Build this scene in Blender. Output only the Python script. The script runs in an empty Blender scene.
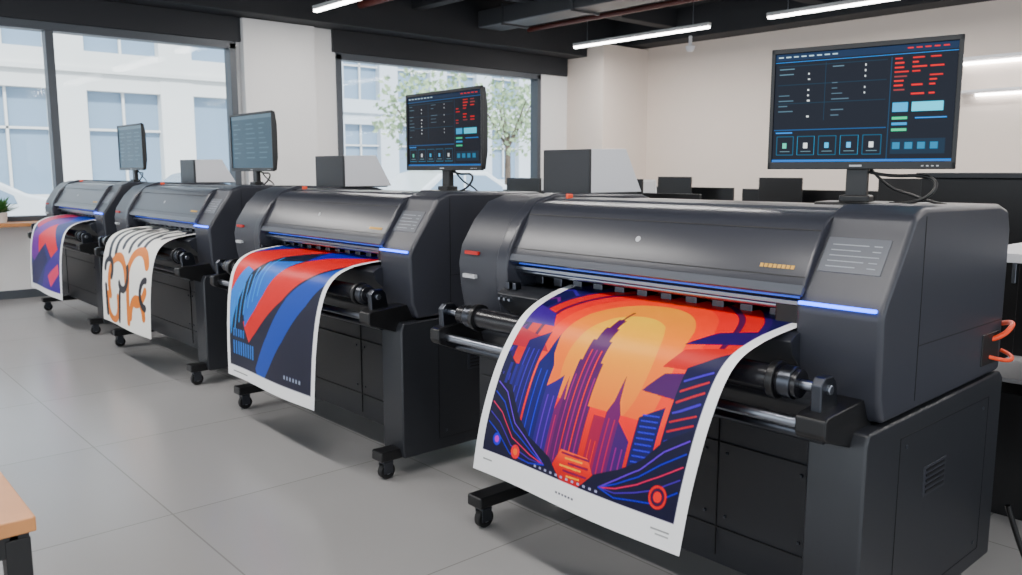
import bpy, math, random
import numpy as np
from mathutils import Vector
random.seed(4)
S=bpy.context.scene
COL=S.collection
# ---------------- materials ----------------
def lin(c):
    return tuple(((x/255)/12.92 if x/255<=0.04045 else ((x/255+0.055)/1.055)**2.4) for x in c)
def mat(name,rgb,rough=0.5,metal=0.0,emit=0.0,noise=0.0,nscale=40,coat=0.0,bump=0.0):
    m=bpy.data.materials.new(name); m.use_nodes=True
    nt=m.node_tree; b=nt.nodes['Principled BSDF']
    c=lin(rgb)
    b.inputs['Base Color'].default_value=(*c,1)
    b.inputs['Roughness'].default_value=rough
    b.inputs['Metallic'].default_value=metal
    b.inputs['Coat Weight'].default_value=coat
    if emit>0:
        b.inputs['Emission Color'].default_value=(*c,1); b.inputs['Emission Strength'].default_value=emit
    if noise>0 or bump>0:
        tc=nt.nodes.new('ShaderNodeTexCoord'); n=nt.nodes.new('ShaderNodeTexNoise')
        n.inputs['Scale'].default_value=nscale; n.inputs['Detail'].default_value=4
        nt.links.new(tc.outputs['Object'],n.inputs['Vector'])
        if noise>0:
            r=nt.nodes.new('ShaderNodeMapRange'); r.inputs[3].default_value=1-noise; r.inputs[4].default_value=1+noise
            mx=nt.nodes.new('ShaderNodeVectorMath'); mx.operation='SCALE'; mx.inputs[0].default_value=c
            nt.links.new(n.outputs['Fac'],r.inputs[0]); nt.links.new(r.outputs[0],mx.inputs['Scale'])
            nt.links.new(mx.outputs[0],b.inputs['Base Color'])
        if bump>0:
            bp=nt.nodes.new('ShaderNodeBump'); bp.inputs['Strength'].default_value=bump; bp.inputs['Distance'].default_value=0.002
            nt.links.new(n.outputs['Fac'],bp.inputs['Height']); nt.links.new(bp.outputs[0],b.inputs['Normal'])
    return m
M={}
M['body']=mat('charcoal_plastic',(47,49,57),0.38,noise=.04,nscale=300,bump=.06)
M['hood']=mat('hood_satin',(49,51,59),0.29,noise=.03,nscale=300)
M['dark']=mat('dark_panel',(33,35,40),0.40,noise=.05,nscale=120)
M['black']=mat('black_plastic',(14,14,16),0.38)
M['inner']=mat('interior_black',(7,7,9),0.5)
M['panel']=mat('control_panel_grey',(84,88,96),0.3)
M['trim']=mat('hood_trim_grey',(78,82,90),0.3)
M['panel2']=mat('control_panel_text',(150,155,162),0.4)
M['metal']=mat('brushed_steel',(150,155,165),0.28,metal=1.0,noise=.05,nscale=60)
M['dmetal']=mat('dark_steel',(80,83,90),0.3,metal=1.0)
M['roller']=mat('roller_rubber',(26,26,30),0.26)
M['blue']=mat('blue_led',(20,80,255),0.4,emit=9)
M['blue2']=mat('blue_reflection_glow',(50,90,220),0.4,emit=.7)  # weak emission imitating blue reflections on the slot rails
M['orange']=mat('orange_cable',(240,70,20),0.45)
M['red']=mat('red_label',(190,30,25),0.5)
M['gold']=mat('gold_label',(210,160,60),0.5)
M['label']=mat('label_grey',(185,187,190),0.5)
M['white']=mat('white_board',(222,223,228),0.6)
M['greyb']=mat('grey_board',(120,120,122),0.6)
M['rubber']=mat('castor_rubber',(10,10,11),0.6)
M['wall']=mat('wall_plaster',(226,213,202),0.85,noise=.02,nscale=3)
M['wallw']=mat('wall_white',(226,225,224),0.85,noise=.02,nscale=3)
M['ceil']=mat('ceiling_dark',(38,40,44),0.9,noise=.06,nscale=2)
M['beam']=mat('beam_dark',(32,34,39),0.7)
M['duct']=mat('duct_metal',(80,82,86),0.45,metal=.6)
M['pipe']=mat('sprinkler_pipe',(96,46,40),0.5)
M['frame']=mat('window_frame',(68,73,80),0.45)
M['wood']=mat('oak_wood',(192,130,78),0.45,noise=.15,nscale=8)
M['tube']=mat('led_tube',(255,250,246),0.5,emit=18)
M['tubehouse']=mat('tube_housing',(200,200,200),0.5)
M['facade']=mat('facade_stone',(224,222,218),0.9,noise=.05,nscale=1)
M['facade2']=mat('facade_grey',(206,212,218),0.9,noise=.05,nscale=1)
M['fglass']=mat('facade_window_glass',(136,158,180),0.15)
M['pave']=mat('pavement',(200,200,202),0.9,noise=.08,nscale=2)
M['leaf']=mat('leaves',(160,182,140),0.8,noise=.3,nscale=5)  # foliage colour paled to imitate haze outside the window
M['bark']=mat('bark',(100,86,74),0.9,noise=.2,nscale=20)
M['carw']=mat('car_paint_white',(225,228,232),0.25,coat=.6)
M['carg']=mat('car_paint_grey',(150,158,166),0.25,coat=.6)
M['pot']=mat('ceramic_pot',(235,232,225),0.4)
M['plant']=mat('plant_green',(60,110,50),0.6,noise=.2,nscale=30)
M['chair']=mat('chair_white',(215,215,215),0.5)
# floor
def floormat():
    m=bpy.data.materials.new('floor_tiles'); m.use_nodes=True; nt=m.node_tree; b=nt.nodes['Principled BSDF']
    tc=nt.nodes.new('ShaderNodeTexCoord'); br=nt.nodes.new('ShaderNodeTexBrick')
    br.offset=0.0
    br.inputs['Scale'].default_value=1.0; br.inputs['Brick Width'].default_value=1.2; br.inputs['Row Height'].default_value=1.2
    br.inputs['Mortar Size'].default_value=0.004; br.inputs['Mortar Smooth'].default_value=0.3
    br.inputs['Color1'].default_value=(*lin((158,157,157)),1); br.inputs['Color2'].default_value=(*lin((154,153,153)),1)
    br.inputs['Mortar'].default_value=(*lin((130,129,128)),1)
    n=nt.nodes.new('ShaderNodeTexNoise'); n.inputs['Scale'].default_value=.8; n.inputs['Detail'].default_value=5
    mr2=nt.nodes.new('ShaderNodeMapRange'); mr2.inputs[3].default_value=.95; mr2.inputs[4].default_value=1.05
    mx=nt.nodes.new('ShaderNodeVectorMath'); mx.operation='SCALE'
    nt.links.new(tc.outputs['Object'],br.inputs['Vector']); nt.links.new(tc.outputs['Object'],n.inputs['Vector'])
    nt.links.new(n.outputs['Fac'],mr2.inputs[0]); nt.links.new(br.outputs['Color'],mx.inputs[0]); nt.links.new(mr2.outputs[0],mx.inputs['Scale'])
    nt.links.new(mx.outputs[0],b.inputs['Base Color'])
    mr=nt.nodes.new('ShaderNodeMapRange'); mr.inputs[3].default_value=.20; mr.inputs[4].default_value=.27
    nt.links.new(n.outputs['Fac'],mr.inputs[0]); nt.links.new(mr.outputs[0],b.inputs['Roughness'])
    b.inputs['Specular IOR Level'].default_value=.7
    return m
M['floor']=floormat()
def glassmat():
    m=bpy.data.materials.new('window_glass'); m.use_nodes=True; nt=m.node_tree
    for n in list(nt.nodes): nt.nodes.remove(n)
    o=nt.nodes.new('ShaderNodeOutputMaterial'); t=nt.nodes.new('ShaderNodeBsdfTransparent'); g=nt.nodes.new('ShaderNodeBsdfGlossy')
    g.inputs['Roughness'].default_value=.05; x=nt.nodes.new('ShaderNodeMixShader'); x.inputs[0].default_value=.012
    t.inputs['Color'].default_value=(.93,.975,1,1)
    nt.links.new(t.outputs[0],x.inputs[1]); nt.links.new(g.outputs[0],x.inputs[2]); nt.links.new(x.outputs[0],o.inputs[0])
    return m
M['glass']=glassmat()
def attrmat(name,emit=0.0,rough=.45,base=1.0):
    m=bpy.data.materials.new(name); m.use_nodes=True; nt=m.node_tree; b=nt.nodes['Principled BSDF']
    a=nt.nodes.new('ShaderNodeAttribute'); a.attribute_name='Ink'
    b.inputs['Roughness'].default_value=rough
    if emit>0:
        b.inputs['Base Color'].default_value=(.004,.004,.005,1); b.inputs['Specular IOR Level'].default_value=.15
        nt.links.new(a.outputs['Color'],b.inputs['Emission Color']); b.inputs['Emission Strength'].default_value=emit
    else:
        b.inputs['Specular IOR Level'].default_value=.3
        nt.links.new(a.outputs['Color'],b.inputs['Base Color'])
    return m
M['ink']=attrmat('printed_paper',rough=.42)
M['screen']=attrmat('screen_display',emit=1.7,rough=.25)
# ---------------- mesh helpers ----------------
PAR=None; ORG=Vector((0,0,0))
def link(o):
    COL.objects.link(o)
    if PAR is not None: o.parent=PAR
    return o
def mk(name,verts,faces,m,bevel=0.0,seg=3,smooth=True,mats=None,fm=None):
    me=bpy.data.meshes.new(name)
    me.from_pydata([tuple(Vector(v)-ORG) for v in verts],[],faces)
    if mats:
        for k in mats: me.materials.append(M[k])
        for p,i in zip(me.polygons,fm): p.material_index=i
    else: me.materials.append(M[m])
    import bmesh
    bm=bmesh.new(); bm.from_mesh(me); bmesh.ops.recalc_face_normals(bm,faces=bm.faces); bm.to_mesh(me); bm.free()
    o=bpy.data.objects.new(name,me); link(o)
    if bevel>0:
        if smooth:
            for p in me.polygons: p.use_smooth=True
        b=o.modifiers.new('bevel','BEVEL'); b.width=bevel; b.segments=seg; b.limit_method='ANGLE'; b.angle_limit=math.radians(28); b.harden_normals=True
    return o
def boxdata(x0,x1,y0,y1,z0,z1):
    v=[(x0,y0,z0),(x1,y0,z0),(x1,y1,z0),(x0,y1,z0),(x0,y0,z1),(x1,y0,z1),(x1,y1,z1),(x0,y1,z1)]
    f=[(0,3,2,1),(4,5,6,7),(0,1,5,4),(1,2,6,5),(2,3,7,6),(3,0,4,7)]
    return v,f
def box(name,x0,x1,y0,y1,z0,z1,m,bevel=0.004,seg=2):
    v,f=boxdata(x0,x1,y0,y1,z0,z1); return mk(name,v,f,m,bevel,seg)
def boxes(name,lst,m,bevel=0.0):
    V=[];F=[]
    for b in lst:
        v,f=boxdata(*b); n=len(V); V+=v; F+=[tuple(i+n for i in q) for q in f]
    return mk(name,V,F,m,bevel,2)
def prism(name,x0,x1,prof,m,bevel=0.01,seg=3):
    n=len(prof)
    v=[(x0,y,z) for y,z in prof]+[(x1,y,z) for y,z in prof]
    f=[tuple(range(n)),tuple(range(2*n-1,n-1,-1))]+[(i,(i+1)%n,n+(i+1)%n,n+i) for i in range(n)]
    return mk(name,v,f,m,bevel,seg)
def cyldata(p0,p1,r,seg=28,r1=None):
    p0=Vector(p0);p1=Vector(p1); d=(p1-p0).normalized()
    a=d.orthogonal().normalized(); b=d.cross(a)
    r1=r if r1 is None else r1
    V=[];
    for p,rr in ((p0,r),(p1,r1)):
        for i in range(seg):
            t=2*math.pi*i/seg; V.append(p+rr*(math.cos(t)*a+math.sin(t)*b))
    F=[tuple(range(seg)),tuple(range(2*seg-1,seg-1,-1))]+[(i,(i+1)%seg,seg+(i+1)%seg,seg+i) for i in range(seg)]
    return V,F
def cyl(name,p0,p1,r,m,bevel=0.003,seg=28,r1=None):
    V,F=cyldata(p0,p1,r,seg,r1); return mk(name,V,F,m,bevel,2)
def merge(name,parts,m,bevel=0.0):
    V=[];F=[]
    for v,f in parts:
        n=len(V); V+=list(v); F+=[tuple(i+n for i in q) for q in f]
    return mk(name,V,F,m,bevel,2)
def cable(name,pts,r,m):
    cu=bpy.data.curves.new(name,'CURVE'); cu.dimensions='3D'; cu.bevel_depth=r; cu.bevel_resolution=3
    s=cu.splines.new('NURBS'); s.points.add(len(pts)-1)
    for p,q in zip(s.points,pts): p.co=(*(Vector(q)-ORG),1)
    s.use_endpoint_u=True; s.order_u=4; s.resolution_u=10
    cu.materials.append(M[m]); o=bpy.data.objects.new(name,cu); return link(o)
def group(name,loc,rot=0.0):
    global PAR,ORG
    e=bpy.data.objects.new(name,None); e.empty_display_size=.2; COL.objects.link(e); e.location=loc; e.rotation_euler=(0,0,rot)
    PAR=e; ORG=Vector(loc) if rot==0 else Vector((0,0,0)); return e
def ungroup():
    global PAR,ORG
    PAR=None; ORG=Vector((0,0,0))
# ---------------- painting ----------------
class Canvas:
    def __init__(s,W,H,bg,aspect=1.0,ss=2):
        s.W=W*ss;s.H=H*ss;s.ss=ss;s.a=np.zeros((s.H,s.W,3));s.a[:]=np.array(bg)
        s.u=(np.arange(s.W)+.5)/s.W; s.v=(np.arange(s.H)+.5)/s.H; s.asp=aspect  # asp = height/width
    def win(s,u0,u1,v0,v1):
        i0=max(0,int(u0*s.W)-1);i1=min(s.W,int(u1*s.W)+2);j0=max(0,int(v0*s.H)-1);j1=min(s.H,int(v1*s.H)+2)
        return i0,i1,j0,j1
    def apply(s,w,mask,c,al=1.0):
        i0,i1,j0,j1=w; sub=s.a[j0:j1,i0:i1]
        k=mask[...,None]*al; sub[:]=sub*(1-k)+np.array(c)*k
    def rect(s,u0,u1,v0,v1,c,al=1.0): s.poly([(u0,v0),(u1,v0),(u1,v1),(u0,v1)],c,al)
    def poly(s,P,c,al=1.0,c2=None):
        us=[p[0] for p in P];vs=[p[1] for p in P]
        w=s.win(max(0,min(us)),min(1,max(us)),max(0,min(vs)),min(1,max(vs))); i0,i1,j0,j1=w
        if i1<=i0 or j1<=j0:return
        U,V=np.meshgrid(s.u[i0:i1],s.v[j0:j1]); ins=np.zeros(U.shape,bool)
        n=len(P)
        for k in range(n):
            x0,y0=P[k];x1,y1=P[(k+1)%n]
            if y0==y1: continue
            cond=((y0>V)!=(y1>V))&(U<(x1-x0)*(V-y0)/(y1-y0)+x0); ins^=cond
        if c2 is not None:
            t=np.clip((V-min(vs))/(max(vs)-min(vs)),0,1)[...,None]
            c=np.array(c)*(1-t)+np.array(c2)*t
        s.apply(w,ins.astype(float),c,al)
    def disc(s,cu,cv,r,c,al=1.0,r0=0.0,c2=None):
        w=s.win(max(0,cu-r),min(1,cu+r),max(0,cv-r/s.asp),min(1,cv+r/s.asp)); i0,i1,j0,j1=w
        if i1<=i0 or j1<=j0:return
        U,V=np.meshgrid(s.u[i0:i1],s.v[j0:j1]); d=np.hypot(U-cu,(V-cv)*s.asp)
        if c2 is not None:
            t=np.clip((V-(cv-r/s.asp))/(2*r/s.asp),0,1)[...,None]; c=np.array(c)*(1-t)+np.array(c2)*t
        s.apply(w,((d<r)&(d>=r0)).astype(float),c,al)
    def line(s,P,wd,c,al=1.0):
        for (x0,y0),(x1,y1) in zip(P[:-1],P[1:]):
            w=s.win(max(0,min(x0,x1)-wd),min(1,max(x0,x1)+wd),max(0,min(y0,y1)-wd/s.asp),min(1,max(y0,y1)+wd/s.asp)); i0,i1,j0,j1=w
            if i1<=i0 or j1<=j0: continue
            U,V=np.meshgrid(s.u[i0:i1],s.v[j0:j1]); dx=x1-x0;dy=(y1-y0)*s.asp; L=dx*dx+dy*dy+1e-12
            t=np.clip(((U-x0)*dx+(V-y0)*s.asp*dy)/L,0,1); d=np.hypot(U-x0-t*dx,(V-y0)*s.asp-t*dy)
            s.apply(w,(d<wd/2).astype(float),c,al)
    def mask_border(s,L,R,T,B,c):
        s.a[:,:int(L*s.W)]=c; s.a[:,int(R*s.W):]=c; s.a[:int(T*s.H)]=c; s.a[int(B*s.H):]=c
    def out(s,sat=1.0):
        k=s.ss; a=s.a.reshape(s.H//k,k,s.W//k,k,3).mean(axis=(1,3))/255.0
        a=np.clip(a,0,1); a=np.where(a<=.04045,a/12.92,((a+.055)/1.055)**2.4)
        l=a.mean(axis=2,keepdims=True); return np.clip(l+(a-l)*sat,0.002,1)
def gridmesh(name,P,img,m):
    """P: (H,W,3) positions, img (H,W,3) linear colours"""
    H,W=P.shape[:2]; me=bpy.data.meshes.new(name)
    P=P-np.array(ORG)
    me.vertices.add(H*W); me.vertices.foreach_set('co',P.reshape(-1).astype(np.float32))
    idx=np.arange(H*W).reshape(H,W)
    q=np.stack([idx[:-1,:-1],idx[1:,:-1],idx[1:,1:],idx[:-1,1:]],-1).reshape(-1,4)
    nf=len(q); me.loops.add(nf*4); me.loops.foreach_set('vertex_index',q.reshape(-1).astype(np.int32))
    me.polygons.add(nf); me.polygons.foreach_set('loop_start',(np.arange(nf)*4).astype(np.int32))
    me.polygons.foreach_set('use_smooth',np.ones(nf,bool))
    me.update(calc_edges=True)
    ca=me.color_attributes.new('Ink','FLOAT_COLOR','POINT')
    c=np.ones((H*W,4),np.float32); c[:,:3]=img.reshape(-1,3); ca.data.foreach_set('color',c.reshape(-1))
    me.materials.append(M[m]); me.validate(); o=bpy.data.objects.new(name,me); return link(o)

def art_city():
    c=Canvas(460,480,(250,250,250),1.03)
    L,R,T,B=.04,.96,.012,.895
    c.rect(L,R,T,B,(20,8,66))
    for k in range(6):
        o=.045*k
        c.line([(0,.10+o*2),(.07,.05+o*2),(.13,.09+o*2.2),(.20,.04+o*2)],.014,(60,16,140) if k%2 else (100,12,110))
    cu,cv=.53,.50
    c.asp=.84
    c.disc(cu,cv,.475,(40,6,84)); c.disc(cu,cv,.455,(205,8,24)); c.disc(cu,cv,.405,(74,6,66)); c.disc(cu,cv,.388,(230,28,4))
    c.disc(cu,cv,.335,(255,84,0)); c.disc(cu,cv,.275,(255,160,4),c2=(255,90,0)); c.disc(cu,cv,.19,(255,196,30),c2=(255,110,0))
    c.asp=1.03
    # red / violet cloud sweeps on the right, violet on the left
    c.poly([(.97,.24),(.84,.30),(.78,.38),(.97,.34)],(40,8,84)); c.poly([(.97,.36),(.80,.40),(.76,.47),(.97,.46)],(190,12,30))
    c.poly([(.97,.46),(.78,.49),(.72,.55),(.97,.56)],(70,8,84)); c.poly([(.03,.30),(.16,.34),(.20,.40),(.03,.40)],(60,10,120)); c.poly([(.03,.42),(.18,.45),(.24,.50),(.03,.50)],(170,14,60))
    c.poly([(.10,.64),(.90,.64),(.90,B),(.10,B)],(240,54,2),.85,(160,10,80))
    def bld(x0,x1,t,b,col,sc=None,n=4,top='flat',hs=None,lw=.005):
        w=x1-x0
        if top=='flat': P=[(x0,t),(x1,t),(x1,b),(x0,b)]
        elif top=='slantR': P=[(x0,t+.05),(x1,t),(x1,b),(x0,b)]
        elif top=='slantL': P=[(x0,t),(x1,t+.05),(x1,b),(x0,b)]
        else: P=[(x0,t+.06),(x0+w*.3,t+.02),(x0+w/2,t-.06),(x1-w*.3,t+.02),(x1,t+.06),(x1,b),(x0,b)]
        c.poly(P,col)
        if sc is not None:
            for i in range(n):
                x=x0+w*(i+.7)/(n+.4); c.line([(x,t+.08),(x,b-.01)],lw,sc)
        if hs is not None:
            y=t+.04
            while y<b-.02: c.line([(x0+.012,y),(x1-.012,y-.006)],lw,hs); y+=.018
    bld(.56,.61,.66,.88,(150,12,70),(215,40,40),2,'flat')
    bld(.61,.67,.58,.88,(100,10,90),(180,30,80),2,'spire')
    bld(.67,.73,.66,.88,(64,12,96),(140,26,120),2,'slantL')
    bld(.37,.42,.62,.88,(104,10,92),(180,30,90),2,'spire')
    bld(.30,.37,.56,.88,(46,16,112),(100,34,180),2,'slantR')
    bld(.22,.30,.48,.88,(18,16,92),(56,60,205),2,'spire')
    bld(.12,.21,.42,.88,(28,12,86),(68,40,175),3,'slantR')
    bld(.03,.12,.52,.88,(14,10,56),(64,26,140),2,'slantL')
    bld(.745,.83,.58,.88,(22,12,80),None,2,'slantR',hs=(64,56,200))
    # central tower
    c.line([(.465,.26),(.465,.38)],.010,(80,8,66))
    for (h,t,b) in [(.016,.32,.38),(.030,.365,.44),(.044,.42,.52),(.056,.50,.68),(.066,.64,.88)]:
        c.poly([(.465-h,t),(.465+h,t),(.465+h,b),(.465-h,b)],(78,10,84))
    for i,x in enumerate([.42,.443,.465,.488,.511]):
        c.line([(x,.46 if abs(x-.465)<.03 else .55),(x,.84)],.006,(215,30,50) if i%2 else (150,20,110))
    c.poly([(.85,.46),(.97,.38),(.97,B),(.85,B)],(16,6,56))
    for k in range(11): c.line([(.862,.50+k*.03),(.945,.46+k*.031)],.007,(180,14,56) if k%3 else (76,30,180))
    # river
    c.poly([(.45,.80),(.58,.80),(.66,B),(.40,B)],(255,100,4),1,(180,12,56))
    for k in range(6): c.line([(.46+.02*(k%3),.81+k*.013),(.59-.03*(k%2),.807+k*.013)],.006,(255,176,40) if k%2 else (110,6,76))
    # foreground
    c.poly([(L,.60),(.12,.64),(.20,.74),(.28,.80),(.40,.84),(.47,B),(L,B)],(12,6,42))
    c.poly([(R,.62),(.86,.68),(.80,.75),(.72,.80),(.62,.84),(.56,B),(R,B)],(12,6,42))
    for k,(col) in enumerate([(110,26,205),(36,46,185),(205,24,90),(74,22,155),(36,46,185)]):
        o=k*.038
        c.line([(.05,.64+o),(.11,.67+o),(.19,.77+o*.7),(.30,.83+o*.35),(.38,.87)],.0045,col)
        c.line([(.95,.66+o),(.87,.71+o),(.80,.78+o*.6),(.72,.83+o*.35),(.65,.87)],.0045,col)
    for k in range(3): c.rect(.075+.03*k,.09+.03*k,.56,.64,(40,30,120))
    c.disc(.11,.845,.022,(50,50,200)); c.disc(.11,.845,.012,(200,60,200)); c.disc(.22,.865,.024,(230,20,70)); c.disc(.22,.865,.012,(255,120,50))
    c.disc(.885,.84,.034,(215,14,40)); c.disc(.885,.84,.025,(50,8,56)); c.disc(.885,.84,.016,(255,40,50))
    for k in range(12): c.rect(.33+.028*k,.342+.028*k,.880,.887,(170,170,200))
    c.mask_border(L,R,T,B,(250,250,250))
    for k in range(6): c.rect(.46+.016*k,.470+.016*k,.935,.943,(80,80,90))
    c.rect(.05,.10,.925,.93,(140,140,140)); c.rect(.88,.95,.925,.93,(140,140,140)); c.rect(.90,.95,.94,.945,(160,160,160))
    return c.out(1.2)
def art_diag():
    c=Canvas(260,280,(248,248,248),1.05); L,R,T,B=.035,.965,.01,.92
    c.rect(L,R,T,B,(16,20,44))
    c.poly([(L,.02),(.42,.02),(.10,.50),(L,.55)],(14,50,140))
    c.poly([(L,.60),(.55,.02),(.80,.02),(L,.85)],(12,18,40))
    c.poly([(.32,.02),(R,.02),(R,.10),(.60,.10)],(8,24,130))
    c.poly([(.50,.05),(.90,.05),(R,.10),(.62,.30)],(14,30,160))
    c.poly([(L,.30),(.30,.06),(.62,.06),(L,.62)],(210,12,20))
    c.poly([(.10,.92),(L,.86),(.70,.22),(R,.10),(R,.28)],(210,12,20))
    c.poly([(.20,.62),(.36,.34),(.60,.30),(.34,.62),(.22,.72)],(4,100,190))
    c.poly([(L,.55),(.16,.40),(.24,.42),(L,.76)],(4,124,210))
    for k in range(7): c.line([(.09+.05*k,.60-.05*k),(.05+.05*k,.78-.04*k)],.012,(14,140,215))
    c.poly([(.34,.92),(.66,.52),(R,.30),(R,.46),(.56,.92)],(6,70,160))
    c.poly([(.48,.92),(R,.42),(R,.92)],(18,20,42))
    c.poly([(L,.78),(.20,.70),(.38,.92),(L,.92)],(16,20,42))
    for k in range(9): c.rect(.08+.03*k,.095+.03*k,.80,.86,(8,120,205))
    for k in range(5): c.rect(.08+.03*k,.095+.03*k,.74,.78,(8,120,205))
    for k in range(6): c.rect(.70+.03*k,.715+.03*k,.87,.885,(150,160,180))
    c.mask_border(L,R,T,B,(248,248,248))
    c.rect(.07,.25,.95,.957,(130,130,130)); 
    return c.out(1.15)
def art_graffiti():
    c=Canvas(220,240,(246,244,238),1.05)
    K=(20,22,34); O=(220,122,10)
    def arc(cu,cv,r,a0,a1,w,col):
        P=[(cu+r*math.cos(math.radians(a)),cv+r*math.sin(math.radians(a))/1.05) for a in np.linspace(a0,a1,22)]
        c.line(P,w,col)
    # upper dark arches
    for k,x in enumerate((.10,.22)): c.line([(x,.22),(x+.03,.52-.03*k)],.055,K)
    arc(.26,.24,.10,180,360,.055,K); c.line([(.36,.24),(.38,.44)],.055,K)
    arc(.52,.22,.10,170,370,.055,K); c.line([(.50,.22),(.52,.46)],.05,K); c.line([(.62,.22),(.64,.40)],.055,K)
    arc(.82,.22,.10,120,420,.055,K); c.line([(.74,.26),(.76,.42)],.05,K)
    # lower ochre script, rounded
    arc(.34,.70,.19,150,350,.065,O); arc(.24,.84,.12,-20,200,.06,O)
    arc(.74,.62,.18,160,330,.07,O); arc(.74,.62,.18,30,100,.06,O); c.line([(.56,.62),(.60,.92)],.065,O); arc(.76,.88,.12,180,350,.06,O)
    arc(.14,.62,.08,180,400,.05,K); arc(.46,.64,.10,-40,140,.05,K); c.line([(.40,.76),(.38,.94)],.05,K)
    arc(.90,.72,.09,90,270,.045,K); c.line([(.08,.74),(.10,.92)],.045,K)
    return c.out(1.1)
def art_shapes():
    c=Canvas(200,220,(246,246,246),1.05); L,R,T,B=.05,.95,.02,.93
    c.rect(L,R,T,B,(24,36,110))
    c.poly([(L,T),(.5,T),(.2,.45),(L,.4)],(210,40,90)); c.poly([(.45,T),(R,T),(R,.25),(.55,.4)],(20,66,180))
    c.poly([(L,.50),(.55,.18),(.75,.30),(.20,.75),(L,.70)],(110,30,150)); c.poly([(.25,.5),(.62,.35),(.92,.62),(.85,.75),(.5,.55),(.3,.68)],(225,44,60))
    c.poly([(L,.78),(.45,.58),(.60,.70),(.2,B),(L,B)],(16,20,80)); c.poly([(.55,.75),(R,.55),(R,B),(.4,B)],(60,34,140)); c.poly([(.62,.82),(.9,.7),(.93,.78),(.7,.9)],(225,60,100))
    return c.out(1.1)

def catmull(pts,t):
    pts=np.array(pts,float); n=len(pts)
    seg=np.linalg.norm(np.diff(pts,axis=0),axis=1); s=np.concatenate([[0],np.cumsum(seg)]); s/=s[-1]
    out=np.zeros((len(t),3))
    for i,tt in enumerate(t):
        k=min(max(np.searchsorted(s,tt,side='right')-1,0),n-2); f=(tt-s[k])/(s[k+1]-s[k])
        p0=pts[max(k-1,0)];p1=pts[k];p2=pts[k+1];p3=pts[min(k+2,n-1)]
        out[i]=.5*((2*p1)+(-p0+p2)*f+(2*p0-5*p1+4*p2-p3)*f*f+(-p0+3*p1-3*p2+p3)*f**3)
    return out
def sheet(name,left,right,img):
    H,W=img.shape[:2]; t=np.linspace(0,1,H); Lp=catmull(left,t); Rp=catmull(right,t); u=np.linspace(0,1,W)[None,:,None]
    P=Lp[:,None,:]*(1-u)+Rp[:,None,:]*u
    wob=(t[:,None]**2)*0.010*np.sin(np.linspace(0,1,W)[None,:]*math.pi*2.0+.6)
    P[...,1]+=wob
    return gridmesh(name,P,img,'ink')

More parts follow.
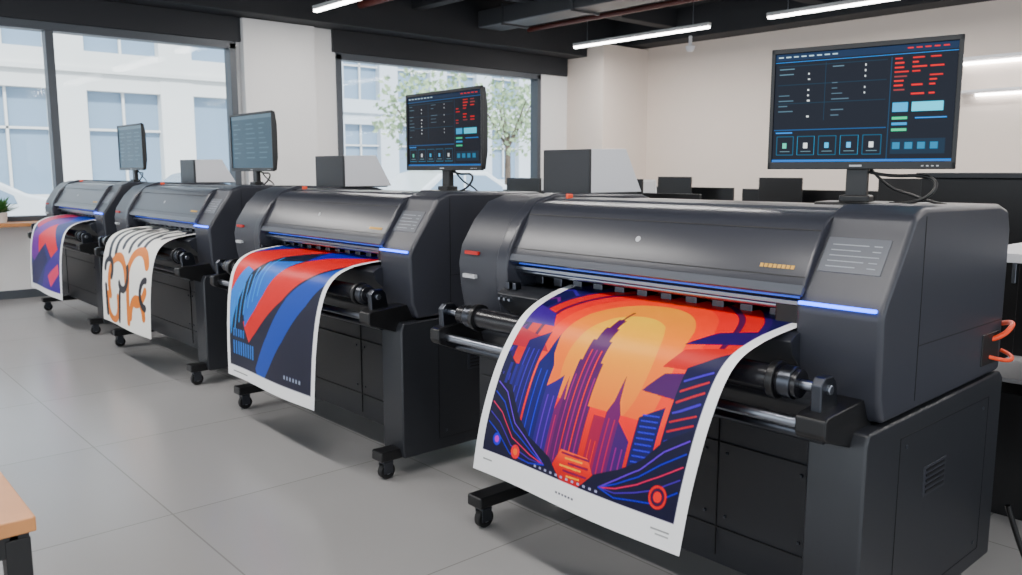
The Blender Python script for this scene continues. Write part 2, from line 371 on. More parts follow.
# ---------------- printer ----------------
def castor(n,x,y,zt):
    pr=[]
    pr.append(cyldata((x,y,zt),(x,y,.085),.013,16))
    for sx in (-.024,.019): pr.append(boxdata(x+sx,x+sx+.005,y-.022,y+.03,.03,.095))
    pr.append(boxdata(x-.026,x+.026,y-.024,y+.03,.082,.09))
    merge('castor_fork_%d'%n,pr,'dmetal',.0015)
    cyl('castor_wheel_%d'%n,(x-.017,y+.005,.042),(x+.017,y+.005,.042),.042,'rubber',.006)
    cyl('castor_hub_%d'%n,(x-.021,y+.005,.042),(x+.021,y+.005,.042),.017,'metal',.002,20)
def printer(xr,L,wL=.36):
    group('large_format_printer',(xr-L/2,2.7,0))
    X=lambda a:xr+a
    xl=xr-L; wR=.265
    # lower body
    prism('lower_cabinet',xl+.07,X(-.17),[(2.34,.15),(2.31,.30),(2.31,.74),(2.28,.80),(2.30,.90),(3.12,.90),(3.16,.8),(3.16,.15)],'dark',.008)
    boxes('cabinet_panel_seams',[(xl+.5,xl+.503,2.306,2.312,.2,.72),(X(-.55),X(-.547),2.306,2.312,.2,.72),(xl+.1,X(-.2),2.306,2.312,.60,.603),(xl+.1,X(-.2),2.305,2.312,.30,.303)],'inner')
    boxes('cabinet_screws',[(xx,xx+.01,2.304,2.312,zz,zz+.01) for xx in (X(-.52),X(-.25),X(-.60)) for zz in (.34,.56)],'dmetal',.002)
    prism('end_cabinet',X(-.175),X(0),[(2.21,.10),(2.20,.14),(2.20,.74),(2.215,.775),(3.22,.795),(3.25,.77),(3.25,.10)],'dark',.010)
    boxes('end_cabinet_door_seams',[(X(-.001),X(.0012),2.42,2.423,.16,.72),(X(-.001),X(.0012),3.12,3.123,.16,.72),(X(-.001),X(.0012),2.42,3.12,.718,.721),(X(-.001),X(.0012),2.42,3.12,.16,.163)],'inner')
    boxes('vent_louvres',[(X(-.004),X(.004),2.62,2.76,.50+.018*k,.508+.018*k) for k in range(5)],'black')
    box('vent_plate',X(-.003),X(.0015),2.605,2.775,.49,.588,'body',.001)
    boxes('door_screws',[(X(-.001),X(.003),yy,yy+.012,zz,zz+.012) for yy in (2.46,3.07) for zz in (.19,.68)],'dmetal',.002)
    # modules
    profR=[(2.30,.785),(2.265,.86),(2.255,1.10),(2.275,1.14),(2.40,1.32),(2.43,1.37),(2.50,1.397),(3.10,1.39),(3.18,1.37),(3.21,1.30),(3.21,.80)]
    prism('control_module',X(-wR),X(-.002),profR,'body',.018,4)
    profL=[(2.34,.86),(2.285,.88),(2.262,.98),(2.25,1.10),(2.268,1.18),(2.34,1.29),(2.42,1.365),(2.52,1.395),(3.10,1.39),(3.17,1.37),(3.20,1.30),(3.20,.86)]
    prism('left_end_module',xl,xl+wL-.06,profL,'body',.016,4)
    boxes('module_seam',[(xl-.001,xl+wL-.06,2.262,2.275,1.00,1.003)],'inner')
    off=[(y-(.020 if z<1.3 else .008),z+(.012 if z>1.2 else 0)) if y<2.6 else (y,z) for y,z in profL]
    prism('left_arch_rib',xl+wL-.085,xl+wL-.015,off,'hood',.012,4)
    # side details of the module
    box('hose_port',X(-.01),X(.002),3.02,3.17,.84,.95,'inner',.003)
    boxes('side_panel_seam',[(X(-.003),X(-.0008),2.50,3.19,.985,.988),(X(-.003),X(-.0008),2.50,2.503,.82,1.37)],'inner')
    cable('orange_hose',[(X(-.02),3.10,.92),(X(.02),3.12,.93),(X(.04),3.16,.96),(X(.03),3.23,.98),(X(-.02),3.26,.96)],.009,'orange')
    cable('orange_hose_lower',[(X(-.02),3.08,.87),(X(.03),3.10,.86),(X(.045),3.18,.84),(X(.03),3.25,.85),(X(-.02),3.27,.86)],.007,'orange')
    # hood
    a=xl+wL-.04; b=X(-wR+.02)
    prism('hood',a,b,[(2.275,1.135),(2.262,1.15),(2.275,1.18),(2.37,1.335),(2.40,1.362),(2.46,1.377),(3.08,1.375),(3.14,1.35),(3.16,1.28),(3.16,1.12),(2.60,1.12),(2.40,1.13)],'hood',.010,3)
    prism('hood_lower_trim',a,b,[(2.262,1.130),(2.250,1.138),(2.262,1.165),(2.275,1.150)],'trim',.002,2)
    prism('hood_top_ridge',a,b,[(2.50,1.37),(2.50,1.386),(2.56,1.392),(2.60,1.386),(2.60,1.37)],'body',.004)
    fyh=lambda s:2.275+.095*s; fzh=lambda s:1.18+.155*s
    def onhood(name,x0,x1,s0,s1,m):
        n=(-.853*.002,.523*.002)
        y0,z0=fyh(s0),fzh(s0);y1,z1=fyh(s1),fzh(s1)
        mk(name,[(x0,y0+n[0],z0+n[1]),(x1,y0+n[0],z0+n[1]),(x1,y1+n[0],z1+n[1]),(x0,y1+n[0],z1+n[1]),(x0,y0+.003,z0),(x1,y0+.003,z0),(x1,y1+.003,z1),(x0,y1+.003,z1)],[(0,1,2,3),(4,5,6,7),(0,1,5,4),(1,2,6,5),(2,3,7,6),(3,0,4,7)],m)
    for k in range(8): onhood('brand_letter_%d'%k,b-.165+k*.015,b-.154+k*.015,.16,.23,'gold')
    onhood('hood_crease',a,b-.005,.90,.92,'inner')
    onhood('hood_low_crease',a,b-.005,.03,.045,'inner')
    cyl('round_badge',(xr-L*.49,fyh(.5)-.002,fzh(.5)+.001),(xr-L*.49,fyh(.5)+.004,fzh(.5)-.002),.011,'label',.0005,24)
    # slot interior
    box('slot_back',a,b,2.52,2.56,.98,1.13,'inner',0)
    prism('platen',a,b,[(2.21,1.005),(2.205,1.0),(2.22,.96),(2.30,.88),(2.55,.88),(2.55,1.02),(2.30,1.025),(2.24,1.022)],'dark',.003)
    cyl('carriage_rail',(a,2.33,1.085),(b,2.33,1.085),.012,'metal')
    box('carriage_beam',a,b,2.34,2.38,1.105,1.13,'dmetal',.003)
    box('blue_reflection_strip',a+.03,b-.01,2.300,2.306,1.118,1.124,'blue2',0)  # added glowing strip, stands in for bluish reflections on the rails
    box('rail_strip',a,b,2.285,2.30,1.098,1.112,'metal',.002)
    boxes('pinch_rollers',[(xx,xx+.05,2.37,2.44,1.03,1.07) for xx in np.arange(a+.05,b-.08,.11)],'dmetal',.006)
    boxes('platen_knobs',[(a+.03+.04*k,a+.05+.04*k,2.225,2.26,1.02,1.05) for k in range(2)],'dmetal',.004)
    box('carriage_head',b-.12,b-.01,2.31,2.42,1.03,1.10,'black',.01)
    # LED & control panel
    box('blue_led_bar',X(-wR+.012),X(-.020),2.250,2.262,1.109,1.119,'blue',.002)
    fy=lambda s:2.275+(2.40-2.275)*s; fz=lambda s:1.14+(1.32-1.14)*s
    def onmod(name,x0,x1,s0,s1,m,h=.0025):
        n=(-.82*h,.57*h); P=[]
        for hh in (1,-2):
            for (xx,s) in ((x0,s0),(x1,s0),(x1,s1),(x0,s1)): P.append((xx,fy(s)+n[0]*hh,fz(s)+n[1]*hh))
        mk(name,P,[(0,1,2,3),(4,5,6,7),(0,1,5,4),(1,2,6,5),(2,3,7,6),(3,0,4,7)],m,.0008,2)
    onmod('control_panel',X(-.235),X(-.045),.36,.90,'panel')
    for r in range(5):
        onmod('panel_text_%d'%r,X(-.215),X(-.215+.09+.02*(r%3)),.44+.085*r,.455+.085*r,'panel2',.0035)
        onmod('panel_value_%d'%r,X(-.09),X(-.065),.44+.085*r,.455+.085*r,'panel2',.0035)
    boxes('end_labels',[(xl+.05,xl+.13,2.238,2.262,1.04,1.056)],'label')
    boxes('brand_plate',[(xl+.05,xl+.14,2.250,2.28,1.142,1.156)],'red')
    # rollers, bars and brackets
    cyl('front_media_roller',(xl+.19,2.125,.905),(X(-.16),2.125,.905),.042,'roller',.004,36)
    for s,xx in ((0,xl+.30),(1,X(-.235))): 
        cyl('roller_flange_%d'%s,(xx-.012,2.125,.905),(xx+.012,2.125,.905),.056,'black',.004,36)
        cyl('roller_collar_%d'%s,(xx+(.02 if s else -.06),2.125,.905),(xx+(.06 if s else -.02),2.125,.905),.048,'dmetal',.004,36)
    cyl('roller_axle',(xl+.08,2.125,.905),(X(-.07),2.125,.905),.014,'metal')
    cyl('tension_bar',(xl+.04,2.10,.80),(X(-.10),2.10,.80),.017,'metal')
    cyl('lower_bar',(xl+.06,2.16,.755),(X(-.10),2.16,.755),.020,'dmetal')
    prism('right_bracket',X(-.135),X(-.045),[(2.06,.775),(2.05,.79),(2.05,.835),(2.07,.845),(2.32,.86),(2.32,.73),(2.2,.73)],'black',.006)
    prism('left_bracket',xl+.06,xl+.12,[(2.06,.775),(2.05,.79),(2.05,.835),(2.07,.845),(2.32,.88),(2.32,.70),(2.2,.72)],'black',.006)
    for s,xx in ((0,xl+.085),(1,X(-.10))): prism('axle_holder_%d'%s,xx-.012,xx+.02,[(2.09,.82),(2.085,.92),(2.105,.94),(2.15,.94),(2.17,.92),(2.19,.82)],'dmetal',.004)
    boxes('frame_bolts',[(xl+wL-.03+.03*k,xl+wL-.018+.03*k,2.20,2.215,.975,.987) for k in range(3)],'metal',.002)
    # feet
    for s,xx in ((0,xl+.30),(1,X(-.07))):
        box('foot_beam_%d'%s,xx-.045,xx+.045,2.09,3.18,.10,.15,'black',.008)
        box('foot_post_%d'%s,xx-.035,xx+.035,2.5,2.9,.145,.2,'black',.004)
        castor(1+s*2,xx,2.14,.105); castor(2+s*2,xx,3.10,.105)
    box('stretcher_beam',xl+.3,X(-.1),2.55,2.62,.145,.19,'black',.004)
    boxes('orange_clip',[(a+.10,a+.115,2.50,2.53,1.385,1.405)],'orange',.003)
    ungroup()
PR=[(-1.0,1.89,.36),(-3.27,2.0,.42),(-5.70,2.1,.42),(-8.15,2.12,.42)]
for p in PR: printer(*p)
# ---------------- prints ----------------
def std(xr,tl,tr,bl,br,yb=1.95,zb=.33):
    def edge(xt,xb):
        n=7; pts=[(2.46,1.048),(2.32,1.045),(2.14,1.02),(2.035,.955),(1.985,.82),(1.96,.6),(yb,zb)]
        return [(xr+xt+(xb-xt)*(k/(n-1))**1.3,p[0],p[1]) for k,p in enumerate(pts)]
    return edge(tl,bl),edge(tr,br)
def poster(name,L,R,img):
    sheet(name,L,R,img)
poster('printed_city_poster',
  [(-2.315,2.46,1.048),(-2.31,2.32,1.040),(-2.285,2.14,.995),(-2.29,2.05,.92),(-2.33,1.99,.77),(-2.38,1.955,.56),(-2.426,1.95,.352)],
  [(-1.262,2.46,1.048),(-1.262,2.32,1.040),(-1.285,2.12,1.005),(-1.315,2.02,.94),(-1.35,1.97,.79),(-1.395,1.95,.57),(-1.437,1.95,.345)],art_city())
l,r=std(-3.27,-1.50,-.31,-1.48,-.43,1.95,.30); poster('printed_diagonal_poster',l,r,art_diag())
l,r=std(-5.70,-1.52,-.32,-1.53,-.40,1.95,.30); poster('printed_lettering_poster',l,r,art_graffiti())
l,r=std(-8.15,-1.55,-.32,-1.60,-.36,1.95,.30); poster('printed_abstract_poster',l,r,art_shapes())
# ---------------- monitors ----------------
def ui_main(seed=1,dim=1.0,W=340,H=230):
    rnd=random.Random(seed)
    c=Canvas(W,H,(5,14,26),H/W)
    C=(20,140,225); G=(150,170,180); R=(225,34,40)
    c.rect(0,1,0,.065,(6,36,64)); 
    for k in range(8): c.rect(.02+.045*k,.05+.045*k,.028,.04,(190,215,225))
    for k in range(5): c.rect(.74+.045*k,.77+.045*k,.028,.04,R)
    c.rect(.0,1,.078,.083,C); 
    c.rect(.30,.302,.1,.62,(20,80,110)); c.rect(.66,.663,.1,.98,(20,90,130))
    for k in range(3): c.rect(.02,.64,.115+.17*k,.119+.17*k,(16,60,80))
    for r in range(10):
        y=.14+.048*r
        if rnd.random()<.7: c.rect(.03,.03+rnd.uniform(.03,.10),y,y+.008,(90,120,135))
        if rnd.random()<.6: c.rect(.20,.20+rnd.uniform(.008,.02),y,y+.015,(235,240,240))
        if rnd.random()<.5: c.rect(.34,.34+rnd.uniform(.03,.10),y,y+.008,(90,115,130))
        if rnd.random()<.5: c.rect(.52,.528,y,y+.018,(235,240,240))
    c.line([(.01,.70),(.65,.70)],.003,C); c.rect(.02,.12,.72,.732,C)
    for k in range(5):
        u=.03+.125*k
        for seg in ([(u,.76),(u+.10,.76)],[(u+.10,.76),(u+.10,.93)],[(u+.10,.93),(u,.93)],[(u,.93),(u,.76)]): c.line(seg,.003,(30,130,170))
        c.rect(u+.035,u+.06,.82,.87,[(90,200,170),(235,240,240),(60,180,230),(90,180,235),(235,240,240)][k]); c.rect(u+.02,u+.08,.895,.903,(100,130,140))
    for r in range(9):
        y=.11+.038*r
        for q in range(3):
            if rnd.random()<.75: c.rect(.68+.09*q,.68+.09*q+rnd.uniform(.03,.075),y,y+.014,R if rnd.random()<.8 else (150,60,60))
    c.rect(.68,.76,.49,.57,(30,170,225)); c.rect(.78,.94,.49,.57,(90,220,250))
    c.rect(.68,.76,.61,.635,(60,200,140)); c.rect(.68,.76,.66,.685,(30,150,210)); c.rect(.68,.76,.71,.735,(60,200,140))
    c.rect(.80,.96,.62,.63,C); c.rect(.68,.96,.80,.93,(8,36,54))
    for k in range(4): c.rect(.69+.065*k,.73+.065*k,.83,.89,(30,120,160))
    c.rect(0,1,.975,1,(10,110,190))
    c.a*=dim
    return c.out(1.15)
def ui_plain(dim=1.0,seed=3):
    c=Canvas(160,96,(58,82,98),.6); rnd=random.Random(seed)
    c.rect(0,1,0,.08,(86,112,128))
    for r in range(8):
        for k in range(3): c.rect(.06+.31*k,.06+.31*k+rnd.uniform(.08,.24),.16+.09*r,.18+.09*r,(78,108,124))
    c.a*=dim
    return c.out()
def monitor(x,y,z,W,H,rot,img,gap=.105):
    group('computer_monitor',(x,y,z),rot if rot else 1e-5)
    zb=gap; zt=gap+H; f=.014
    prism('base_plate',-.11,.11,[(-.10,0),(-.10,.012),(-.09,.018),(.09,.018),(.10,.012),(.10,0)],'black',.004)
    prism('stand_neck',-.035,.035,[(.0,.015),(.0,.16),(.012,.28),(.03,.28),(.035,.015)],'black',.005)
    box('stand_collar',-.05,.05,-.02,.05,.015,.04,'black',.006)
    prism('rear_shell',-W/2+.004,W/2-.004,[(-.012,zb+.003),(-.012,zt-.003),(.008,zt-.006),(.022,zt-.10),(.022,zb+.10),(.008,zb+.006)],'black',.006)
    boxes('bezel',[(-W/2,W/2,-.022,-.010,zt-f-.004,zt),(-W/2,W/2,-.022,-.010,zb,zb+f+.012),(-W/2,-W/2+f,-.022,-.010,zb,zt),(W/2-f,W/2,-.022,-.010,zb,zt)],'black',.003)
    box('maker_mark',-.02,.02,-.0228,-.020,zb+.009,zb+.015,'label',0)
    boxes('power_buttons',[(W/2-.10+.015*k,W/2-.093+.015*k,-.0228,-.020,zb+.009,zb+.013) for k in range(4)],'label')
    h,w=img.shape[:2]
    xs=np.linspace(-W/2+f-.001,W/2-f+.001,w); zs=np.linspace(zt-f-.003,zb+f+.011,h)
    P=np.zeros((h,w,3)); P[...,0]=xs[None]; P[...,1]=-.0150; P[...,2]=zs[:,None]
    gridmesh('screen',P,img,'screen')
    cable('power_cable',[(.03,.03,.12),(.10,.03,.10),(.20,.02,.115),(.26,.01,.09),(.24,-.02,.03),(.16,-.02,.012),(.09,.02,.012)],.006,'black')
    cable('video_cable',[(.03,.03,.14),(.09,.05,.06),(.16,.06,.05),(.22,.05,.02),(.28,.02,.012)],.005,'black')
    ungroup()
monitor(-1.365,2.80,1.378,.61,.42,math.radians(12),ui_main(1),.128)
monitor(-3.70,2.80,1.378,.74,.43,math.radians(-3),ui_main(7,.8,240,150),.125)
monitor(-6.12,2.80,1.378,.74,.44,0,ui_plain(.9),.12)
monitor(-8.80,2.75,1.378,.74,.45,0,ui_plain(.9,5),.13)
# rear trays standing on printers
def tray(x0,x1):
    group('paper_storage_box',((x0+x1)/2,3.0,1.390))
    boxes('dark_front',[(x0,x1,2.82,2.84,1.392,1.60),(x0,x0+.015,2.84,3.19,1.392,1.59),(x0,x1,2.84,3.17,1.392,1.40)],'dark',.003)
    mk('white_side',[(x1-.02,2.84,1.40),(x1,2.84,1.40),(x1,3.20,1.40),(x1-.02,3.20,1.40),(x1-.02,2.84,1.600),(x1,2.84,1.600),(x1,3.08,1.605),(x1-.02,3.08,1.605)],[(0,3,2,1),(4,5,6,7),(0,1,5,4),(1,2,6,5),(2,3,7,6),(3,0,4,7)],'white',.002)
    v,f=boxdata(x0+.02,x1-.025,2.85,3.05,1.40,1.57); mk('paper_stack',v,f,'white',.002)
    ungroup()
tray(-2.94,-2.64); tray(-5.20,-4.84); tray(-7.72,-7.40)
# ---------------- room ----------------
XW=-11.2; YB=12.6; ZC=4.3
box('floor',XW-.2,8,-6,YB+.2,-.12,0,'floor',0)
box('ceiling',XW-.2,8,-6,YB+.2,ZC,ZC+.2,'ceil',0)
W1=(.1,4.92); W2=(6.46,10.65); ZS=.90; ZT=3.22
boxes('wall_left',[(XW-.25,XW,-6,YB+.2,0,ZS),(XW-.25,XW,-6,YB+.2,ZT,ZC),(XW-.25,XW,-6,W1[0],ZS,ZT),(XW-.25,XW,W1[1],W2[0],ZS,ZT),(XW-.25,XW,W2[1],YB+.2,ZS,ZT)],'wallw')
box('wall_back',XW-.25,8,YB,YB+.25,0,ZC,'wall',0)
box('structural_column',XW,XW+.14,4.98,6.05,0,3.55,'wallw',.005)
box('structural_column',XW,XW+.9,11.35,YB,0,3.75,'wall',.005)
def window(n,y0,y1,mull):
    group('window_%d'%n,(XW-.1,(y0+y1)/2,ZS))
    bx=[(XW-.16,XW+.03,y0,y1,ZT-.08,ZT+.02),(XW-.16,XW+.03,y0,y1,ZS,ZS+.07),(XW-.16,XW+.03,y0,y0+.09,ZS,ZT),(XW-.16,XW+.03,y1-.09,y1,ZS,ZT)]
    for m in mull: bx.append((XW-.14,XW+.01,m-.045,m+.045,ZS,ZT))
    boxes('frame',bx,'frame',.004)
    box('glass_pane',XW-.09,XW-.084,y0+.05,y1-.05,ZS+.04,ZT-.04,'glass',0)
    ungroup()
window(1,W1[0],W1[1],[2.64]); window(2,W2[0],W2[1],[])
box('window_sill',XW,XW+.42,-2,2.45,ZS-.03,ZS+.012,'wood',.005)
box('trim_sill_right',XW,XW+.12,4.9,10.8,ZS-.03,ZS,'wood',.004)
box('baseboard_left',XW,XW+.02,-6,YB,0,.10,'frame',.003)
box('baseboard_back',XW,8,YB-.02,YB,0,.10,'frame',.003)
box('trim_bulkhead_left',XW,XW+.5,-6,YB,3.56,ZC,'beam',.01)
box('trim_bulkhead_back',XW+.5,8,YB-.5,YB,3.78,ZC,'beam',.01)
box('trim_header_window',XW,XW+.06,-6,5.0,ZT+.02,3.56,'beam',.004)
box('trim_header_window_b',XW,XW+.06,6.4,11.3,ZT+.02,3.56,'beam',.004)
for i,xx in enumerate((-9.4,-6.6,-3.8,-1.0)): box('trim_beam_%d'%(i+1),xx-.12,xx+.12,-6,YB,3.98,ZC,'beam',.01)
for i,yy in enumerate((3.2,7.6)): box('trim_crossbeam_%d'%(i+1),XW,8,yy-.1,yy+.1,3.92,ZC,'beam',.01)
group('ventilation_duct',(-5,8.9,3.9))
box('duct_body',-10.6,4,8.7,9.2,3.76,4.02,'duct',.02)
boxes('duct_flanges',[(xx,xx+.03,8.67,9.23,3.73,4.05) for xx in np.arange(-10,4,1.5)],'duct')
boxes('duct_hangers',[(xx,xx+.015,8.72,8.735,4.0,ZC) for xx in np.arange(-9.6,4,1.5)]+[(xx,xx+.015,9.165,9.18,4.0,ZC) for xx in np.arange(-9.6,4,1.5)],'beam')
ungroup()
group('sprinkler_pipe',(-5,6.6,4.05))
cyl('pipe_main',(XW+.5,6.6,3.86),(7,6.6,3.86),.05,'pipe')
boxes('pipe_hangers',[(xx,xx+.02,6.59,6.61,3.86,ZC) for xx in np.arange(-10,7,2)],'beam')
ungroup()
group('sprinkler_pipe',(-5,9.9,4.05))
cyl('pipe_branch',(XW+.5,9.9,3.88),(7,9.9,3.88),.04,'pipe')
boxes('pipe_hangers',[(xx,xx+.02,9.89,9.91,3.88,ZC) for xx in np.arange(-10,7,2)],'beam')
ungroup()
def tubelight(x0,x1,y,z=3.6):
    group('linear_ceiling_light',((x0+x1)/2,y,z))
    box('housing',x0,x1,y-.04,y+.04,z+.0,z+.05,'tubehouse',.004)
    box('diffuser',x0+.01,x1-.01,y-.035,y+.035,z-.03,z+.001,'tube',.01)
    for k,xx in enumerate((x0+.3,x1-.3)): cyl('hanger_%d'%k,(xx,y,z+.05),(xx,y,ZC),.004,'metal',0,8)
    la=bpy.data.lights.new('lamp','AREA'); la.shape='RECTANGLE'; la.size=2.6; la.size_y=.25; la.energy=92; la.color=(1,.965,.93)
    lo=bpy.data.objects.new('lamp',la); link(lo); lo.location=(0,0,-.045)
    ungroup()
for yy in (.6,5.6,10.5):
    for x0 in (-10.2,-6.5,-2.8,.9): tubelight(x0,x0+2.75,yy)
group('security_camera',(-8.9,12.0,3.6))
cyl('mount',(-8.9,12.0,3.62),(-8.9,12.0,3.78),.03,'white'); cyl('dome',(-8.9,12.0,3.52),(-8.9,12.0,3.62),.05,'white',.02,24,.09)
ungroup()
group('shelf_reflection_lines',(-3,YB-.05,2.7))
boxes('reflection_strip',[(-4.7,0,YB-.05,YB-.02,2.95,2.985),(-4.5,0,YB-.05,YB-.02,2.52,2.55)],'tube')  # added glowing strips standing in for bright reflections in a glass partition
boxes('shelf',[(-4.9,.1,YB-.3,YB,2.99,3.03),(-4.7,.1,YB-.3,YB,2.555,2.59)],'white',.003)
ungroup()
# ---------------- back furniture ----------------
group('storage_counter',(-.6,5.2,0))
box('counter_body',-2.05,1.5,5.0,5.6,.0,1.46,'black',.006); box('counter_top',-2.07,1.52,4.97,5.63,1.46,1.49,'dark',.004)
boxes('door_gaps',[(-2.05+.6*k,-2.046+.6*k,4.994,5.001,.05,1.44) for k in range(1,6)],'dmetal')
boxes('handles',[(-1.53+.6*k,-1.51+.6*k,4.97,4.995,.9,1.1) for k in range(5)],'metal',.002)
ungroup()
group('packing_table',(-.4,4.1,0))
box('table_top',-1.35,1.2,3.85,4.5,1.12,1.16,'white',.004); box('side_board',-1.33,1.18,3.9,4.45,.60,.62,'greyb',.003)
boxes('cabinet',[(-1.33,1.18,3.92,4.45,.0,.55)],'black',.004)
boxes('legs',[(xx,xx+.05,yy,yy+.05,.5,1.13) for xx in (-1.33,1.1) for yy in (3.88,4.42)],'black',.003)
ungroup()
def workstation(x,y,n=2):
    group('office_desk',(x,y,0))
    w=1.5*n
    box('desk_top',x,x+w,y,y+.75,.72,.75,'dark',.004)
    box('divider_screen',x,x+w,y+.77,y+.80,.3,1.27,'black',.004)
    boxes('legs',[(xx,xx+.05,yy,yy+.05,0,.72) for xx in (x+.02,x+w-.07) for yy in (y+.03,y+.68)],'black')
    ungroup()
    for k in range(n):
        cx=x+.75+1.5*k
        group('desktop_monitor',(cx,y+.45,.75))
        box('screen_panel',cx-.29,cx+.29,y+.42,y+.45,1.06,1.42,'black',.005); box('stand',cx-.03,cx+.03,y+.45,y+.48,.75,1.2,'black',.003); box('foot',cx-.12,cx+.12,y+.38,y+.55,.75,.765,'black',.003)
        ungroup()
workstation(-9.6,9.2,2); workstation(-6.2,8.8,2); workstation(-8.0,6.2,2); workstation(-3.0,8.6,1)
def chair(x,y):
    group('office_chair',(x,y,0))
    box('seat',x-.24,x+.24,y-.24,y+.24,.44,.51,'chair',.03,4)
    prism('backrest',x-.23,x+.23,[(y-.26,.6),(y-.30,.9),(y-.33,1.38),(y-.30,1.40),(y-.25,.9),(y-.21,.6)],'chair',.012)
    box('back_support',x-.03,x+.03,y-.27,y-.2,.45,.75,'black',.005)
    cyl('gas_lift',(x,y,.08),(x,y,.45),.025,'metal')
    for k in range(5):
        a=k*2*math.pi/5; px,py=x+.28*math.cos(a),y+.28*math.sin(a)
        cyl('leg_%d'%k,(x,y,.10),(px,py,.075),.018,'black'); cyl('wheel_%d'%k,(px-.015,py,.03),(px+.015,py,.03),.03,'black')
    ungroup()
chair(-6.6,8.3); chair(-8.6,8.6); chair(-5.5,6.0)
# wooden table corner in the foreground
group('wooden_table',(-2.8,-.3,0))
box('table_top',-3.8,-1.99,-1.0,.372,.715,.75,'wood',.004)
boxes('table_frame',[(-3.78,-2.01,-.98,-.94,.66,.715),(-3.78,-2.01,.32,.36,.66,.715),(-2.05,-2.01,-.96,.34,.66,.715),(-3.78,-3.74,-.96,.34,.66,.715)],'black',.002)
boxes('table_legs',[(xx,xx+.05,yy,yy+.05,0,.70) for xx in (-3.78,-2.058) for yy in (-.98,.312)],'black',.002)
ungroup()
# potted plant on the sill
group('potted_plant',(-10.98,1.95,ZS))
cyl('pot',(-10.98,1.95,.912),(-10.98,1.95,1.03),.055,'pot',.004,28,.075)
V=[];F=[]
for k in range(90):
    a=random.uniform(0,6.28); l=random.uniform(.10,.26); e=random.uniform(.3,1.3); d=Vector((math.cos(a)*math.cos(e),math.sin(a)*math.cos(e),math.sin(e))); s=Vector((-math.sin(a),math.cos(a),0))*.02
    b0=Vector((-10.98,1.95,1.02)); n=len(V); V+=[b0,b0+d*l*.5+s,b0+d*l+Vector((0,0,-.02)),b0+d*l*.5-s]; F.append((n,n+1,n+2,n+3))
mk('leaves',V,F,'plant'); ungroup()
cable('floor_power_cable',[(-.95,3.25,.3),(-.90,3.3,.1),(-.85,3.3,.012),(-.7,3.1,.012),(-.55,3.3,.012),(-.3,3.2,.012),(0.2,3.6,.012)],.010,'black')
# ---------------- exterior ----------------
box('street_ground',-60,XW-.25,-30,60,-.3,-.12,'pave',0)
def building(x,y0,y1,h,key,dy,ww,wh,z0,dz,depth=8):
    group('street_building',(x-depth/2,(y0+y1)/2,-.12))
    bx=[];gl=[];y=y0
    rows=int((h-z0)/dz)
    cols=int((y1-y0)/dy)
    for i in range(cols+1):
        yc=y0+i*dy; bx.append((x-.35,x,yc-(dy-ww)/2,yc+(dy-ww)/2,-.12,h))
    bx.append((x-.35,x-.02,y0,y1,-.12,z0-.1 if z0>.6 else .4))
    for j in range(rows):
        za=z0+j*dz+wh; bx.append((x-.35,x-.02,y0,y1,za,za+(dz-wh)))
        bx.append((x-.1,x+.10,y0,y1,za+(dz-wh)*.45,za+(dz-wh)*.45+.12))
    bx.append((x-.5,x+.25,y0-.2,y1+.2,h,h+.5))
    for i in range(cols):
        yc=y0+(i+.5)*dy
        for j in range(rows): gl.append((x-.25,x-.17,yc-.03,yc+.03,z0+j*dz,z0+j*dz+wh)); gl.append((x-.25,x-.17,yc-ww/2,yc+ww/2,z0+j*dz+wh*.6,z0+j*dz+wh*.6+.06))
    boxes('facade',bx,key); boxes('mullions',gl,'facade'); box('glazing',x-depth,x-.30,y0,y1,-.12,h,'fglass',0)
    ungroup()
building(-24,-8,10.5,16,'facade',2.8,1.9,2.6,1.0,3.6)
building(-30,12,40,22,'facade2',2.6,1.7,2.2,1.2,3.2)
building(-40,-12,11,9,'facade2',3,1.8,2.2,1.2,3.4)
def tree(x,y,h,nl=700):
    group('street_tree',(x,y,-.12))
    cyl('trunk',(x,y,-.12),(x,y,h*.55),.13,'bark',0,12,.08)
    V=[];F=[]
    for k in range(nl):
        a=random.gauss(0,1);b=random.gauss(0,1);c=random.gauss(0,1); n_=math.sqrt(a*a+b*b+c*c); rr=random.uniform(.3,1)
        p=Vector((x+a/n_*1.5*rr,y+b/n_*1.6*rr,h*.68+c/n_*1.5*rr))
        d=Vector((random.uniform(-1,1),random.uniform(-1,1),random.uniform(-1,1))).normalized()*.10; e=d.orthogonal().normalized()*.055
        n=len(V); V+=[p-d,p+e,p+d,p-e]; F.append((n,n+1,n+2,n+3))
    mk('foliage',V,F,'leaf')
    for k in range(5):
        a=k*1.3; cyl('branch_%d'%k,(x,y,h*.45),(x+.9*math.cos(a),y+.9*math.sin(a),h*.75),.05,'bark',0,8,.015)
    ungroup()
tree(-18.5,13.4,4.4,800); tree(-21,18.5,5.0,800)
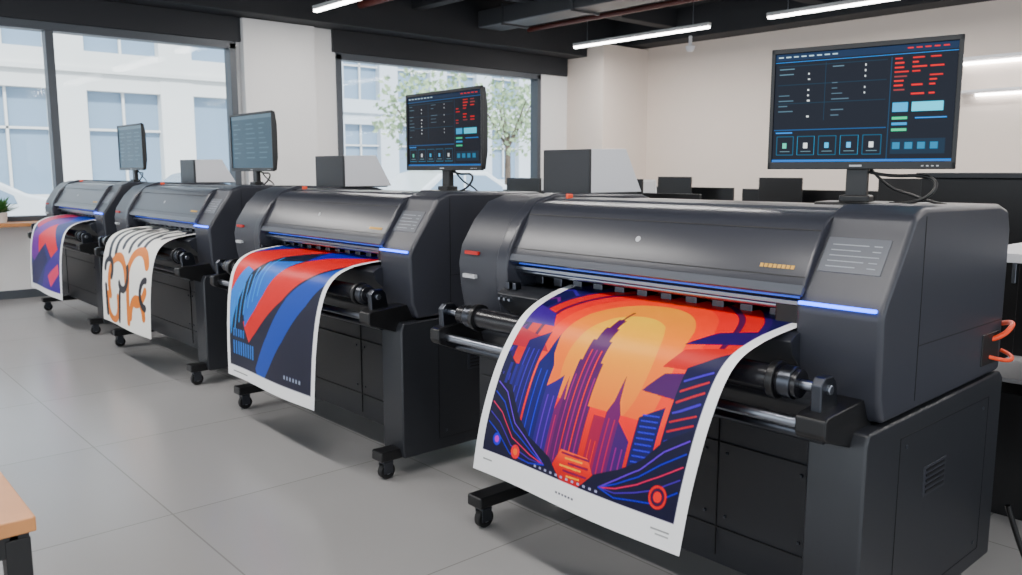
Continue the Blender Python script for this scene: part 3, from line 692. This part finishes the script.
def car(x,y,key):
    group('parked_car',(x,y,-.12))
    prof=[(-2.25,.32),(-2.3,.7),(-2.2,.92),(-1.3,1.05),(-.6,1.55),(-.2,1.64),(.9,1.62),(1.6,1.25),(2.2,1.12),(2.3,.8),(2.25,.32)]
    v=[(x-.9,y+a,b-.12) for a,b in prof]+[(x+.9,y+a,b-.12) for a,b in prof]; n=len(prof)
    mk('body',v,[tuple(range(n)),tuple(range(2*n-1,n-1,-1))]+[(i,(i+1)%n,n+(i+1)%n,n+i) for i in range(n)],key,.07,3)
    for nm,g in (('front_side_window',[(-1.0,1.08),(-.5,1.46),(-.15,1.53),(.15,1.53),(.15,1.08)]),('rear_side_window',[(.22,1.08),(.22,1.53),(.85,1.51),(1.4,1.22),(1.45,1.08)])):
        n=len(g); v=[(x-.91,y+a,b-.12) for a,b in g]+[(x+.91,y+a,b-.12) for a,b in g]
        mk(nm,v,[tuple(range(n)),tuple(range(2*n-1,n-1,-1))]+[(i,(i+1)%n,n+(i+1)%n,n+i) for i in range(n)],'fglass',.01)
    for i,(a,s) in enumerate(((-1.4,.8),(-1.4,-.9),(1.4,.8),(1.4,-.9))): cyl('wheel_%d'%i,(x+s-.02,y+a,.22),(x+s+.14,y+a,.22),.34,'rubber',.03)
    ungroup()
car(-16.6,1.6,'carw'); car(-17.2,7.0,'carg'); car(-17.0,12.6,'carw')
# ---------------- light ----------------
w=bpy.data.worlds.new('World'); S.world=w; w.use_nodes=True
bg=w.node_tree.nodes['Background']; bg.inputs[0].default_value=(.84,.92,1,1); bg.inputs[1].default_value=2.5
sun=bpy.data.lights.new('sun','SUN'); sun.energy=6.5; sun.angle=math.radians(5); sun.color=(1,.97,.93)
so=bpy.data.objects.new('sun',sun); COL.objects.link(so); so.rotation_euler=Vector((-.75,.25,-.75)).to_track_quat('-Z','Y').to_euler()
# ---------------- camera ----------------
cam=bpy.data.cameras.new('camera'); co=bpy.data.objects.new('camera',cam); COL.objects.link(co)
cam.sensor_width=36; cam.lens=36*830/1022; cam.clip_start=.05; cam.clip_end=200
cam.dof.use_dof=True; cam.dof.focus_distance=3.3; cam.dof.aperture_fstop=4.5
co.location=(0,0,1.5); co.rotation_euler=(math.radians(90-7.99),0,math.radians(48.4))
S.camera=co
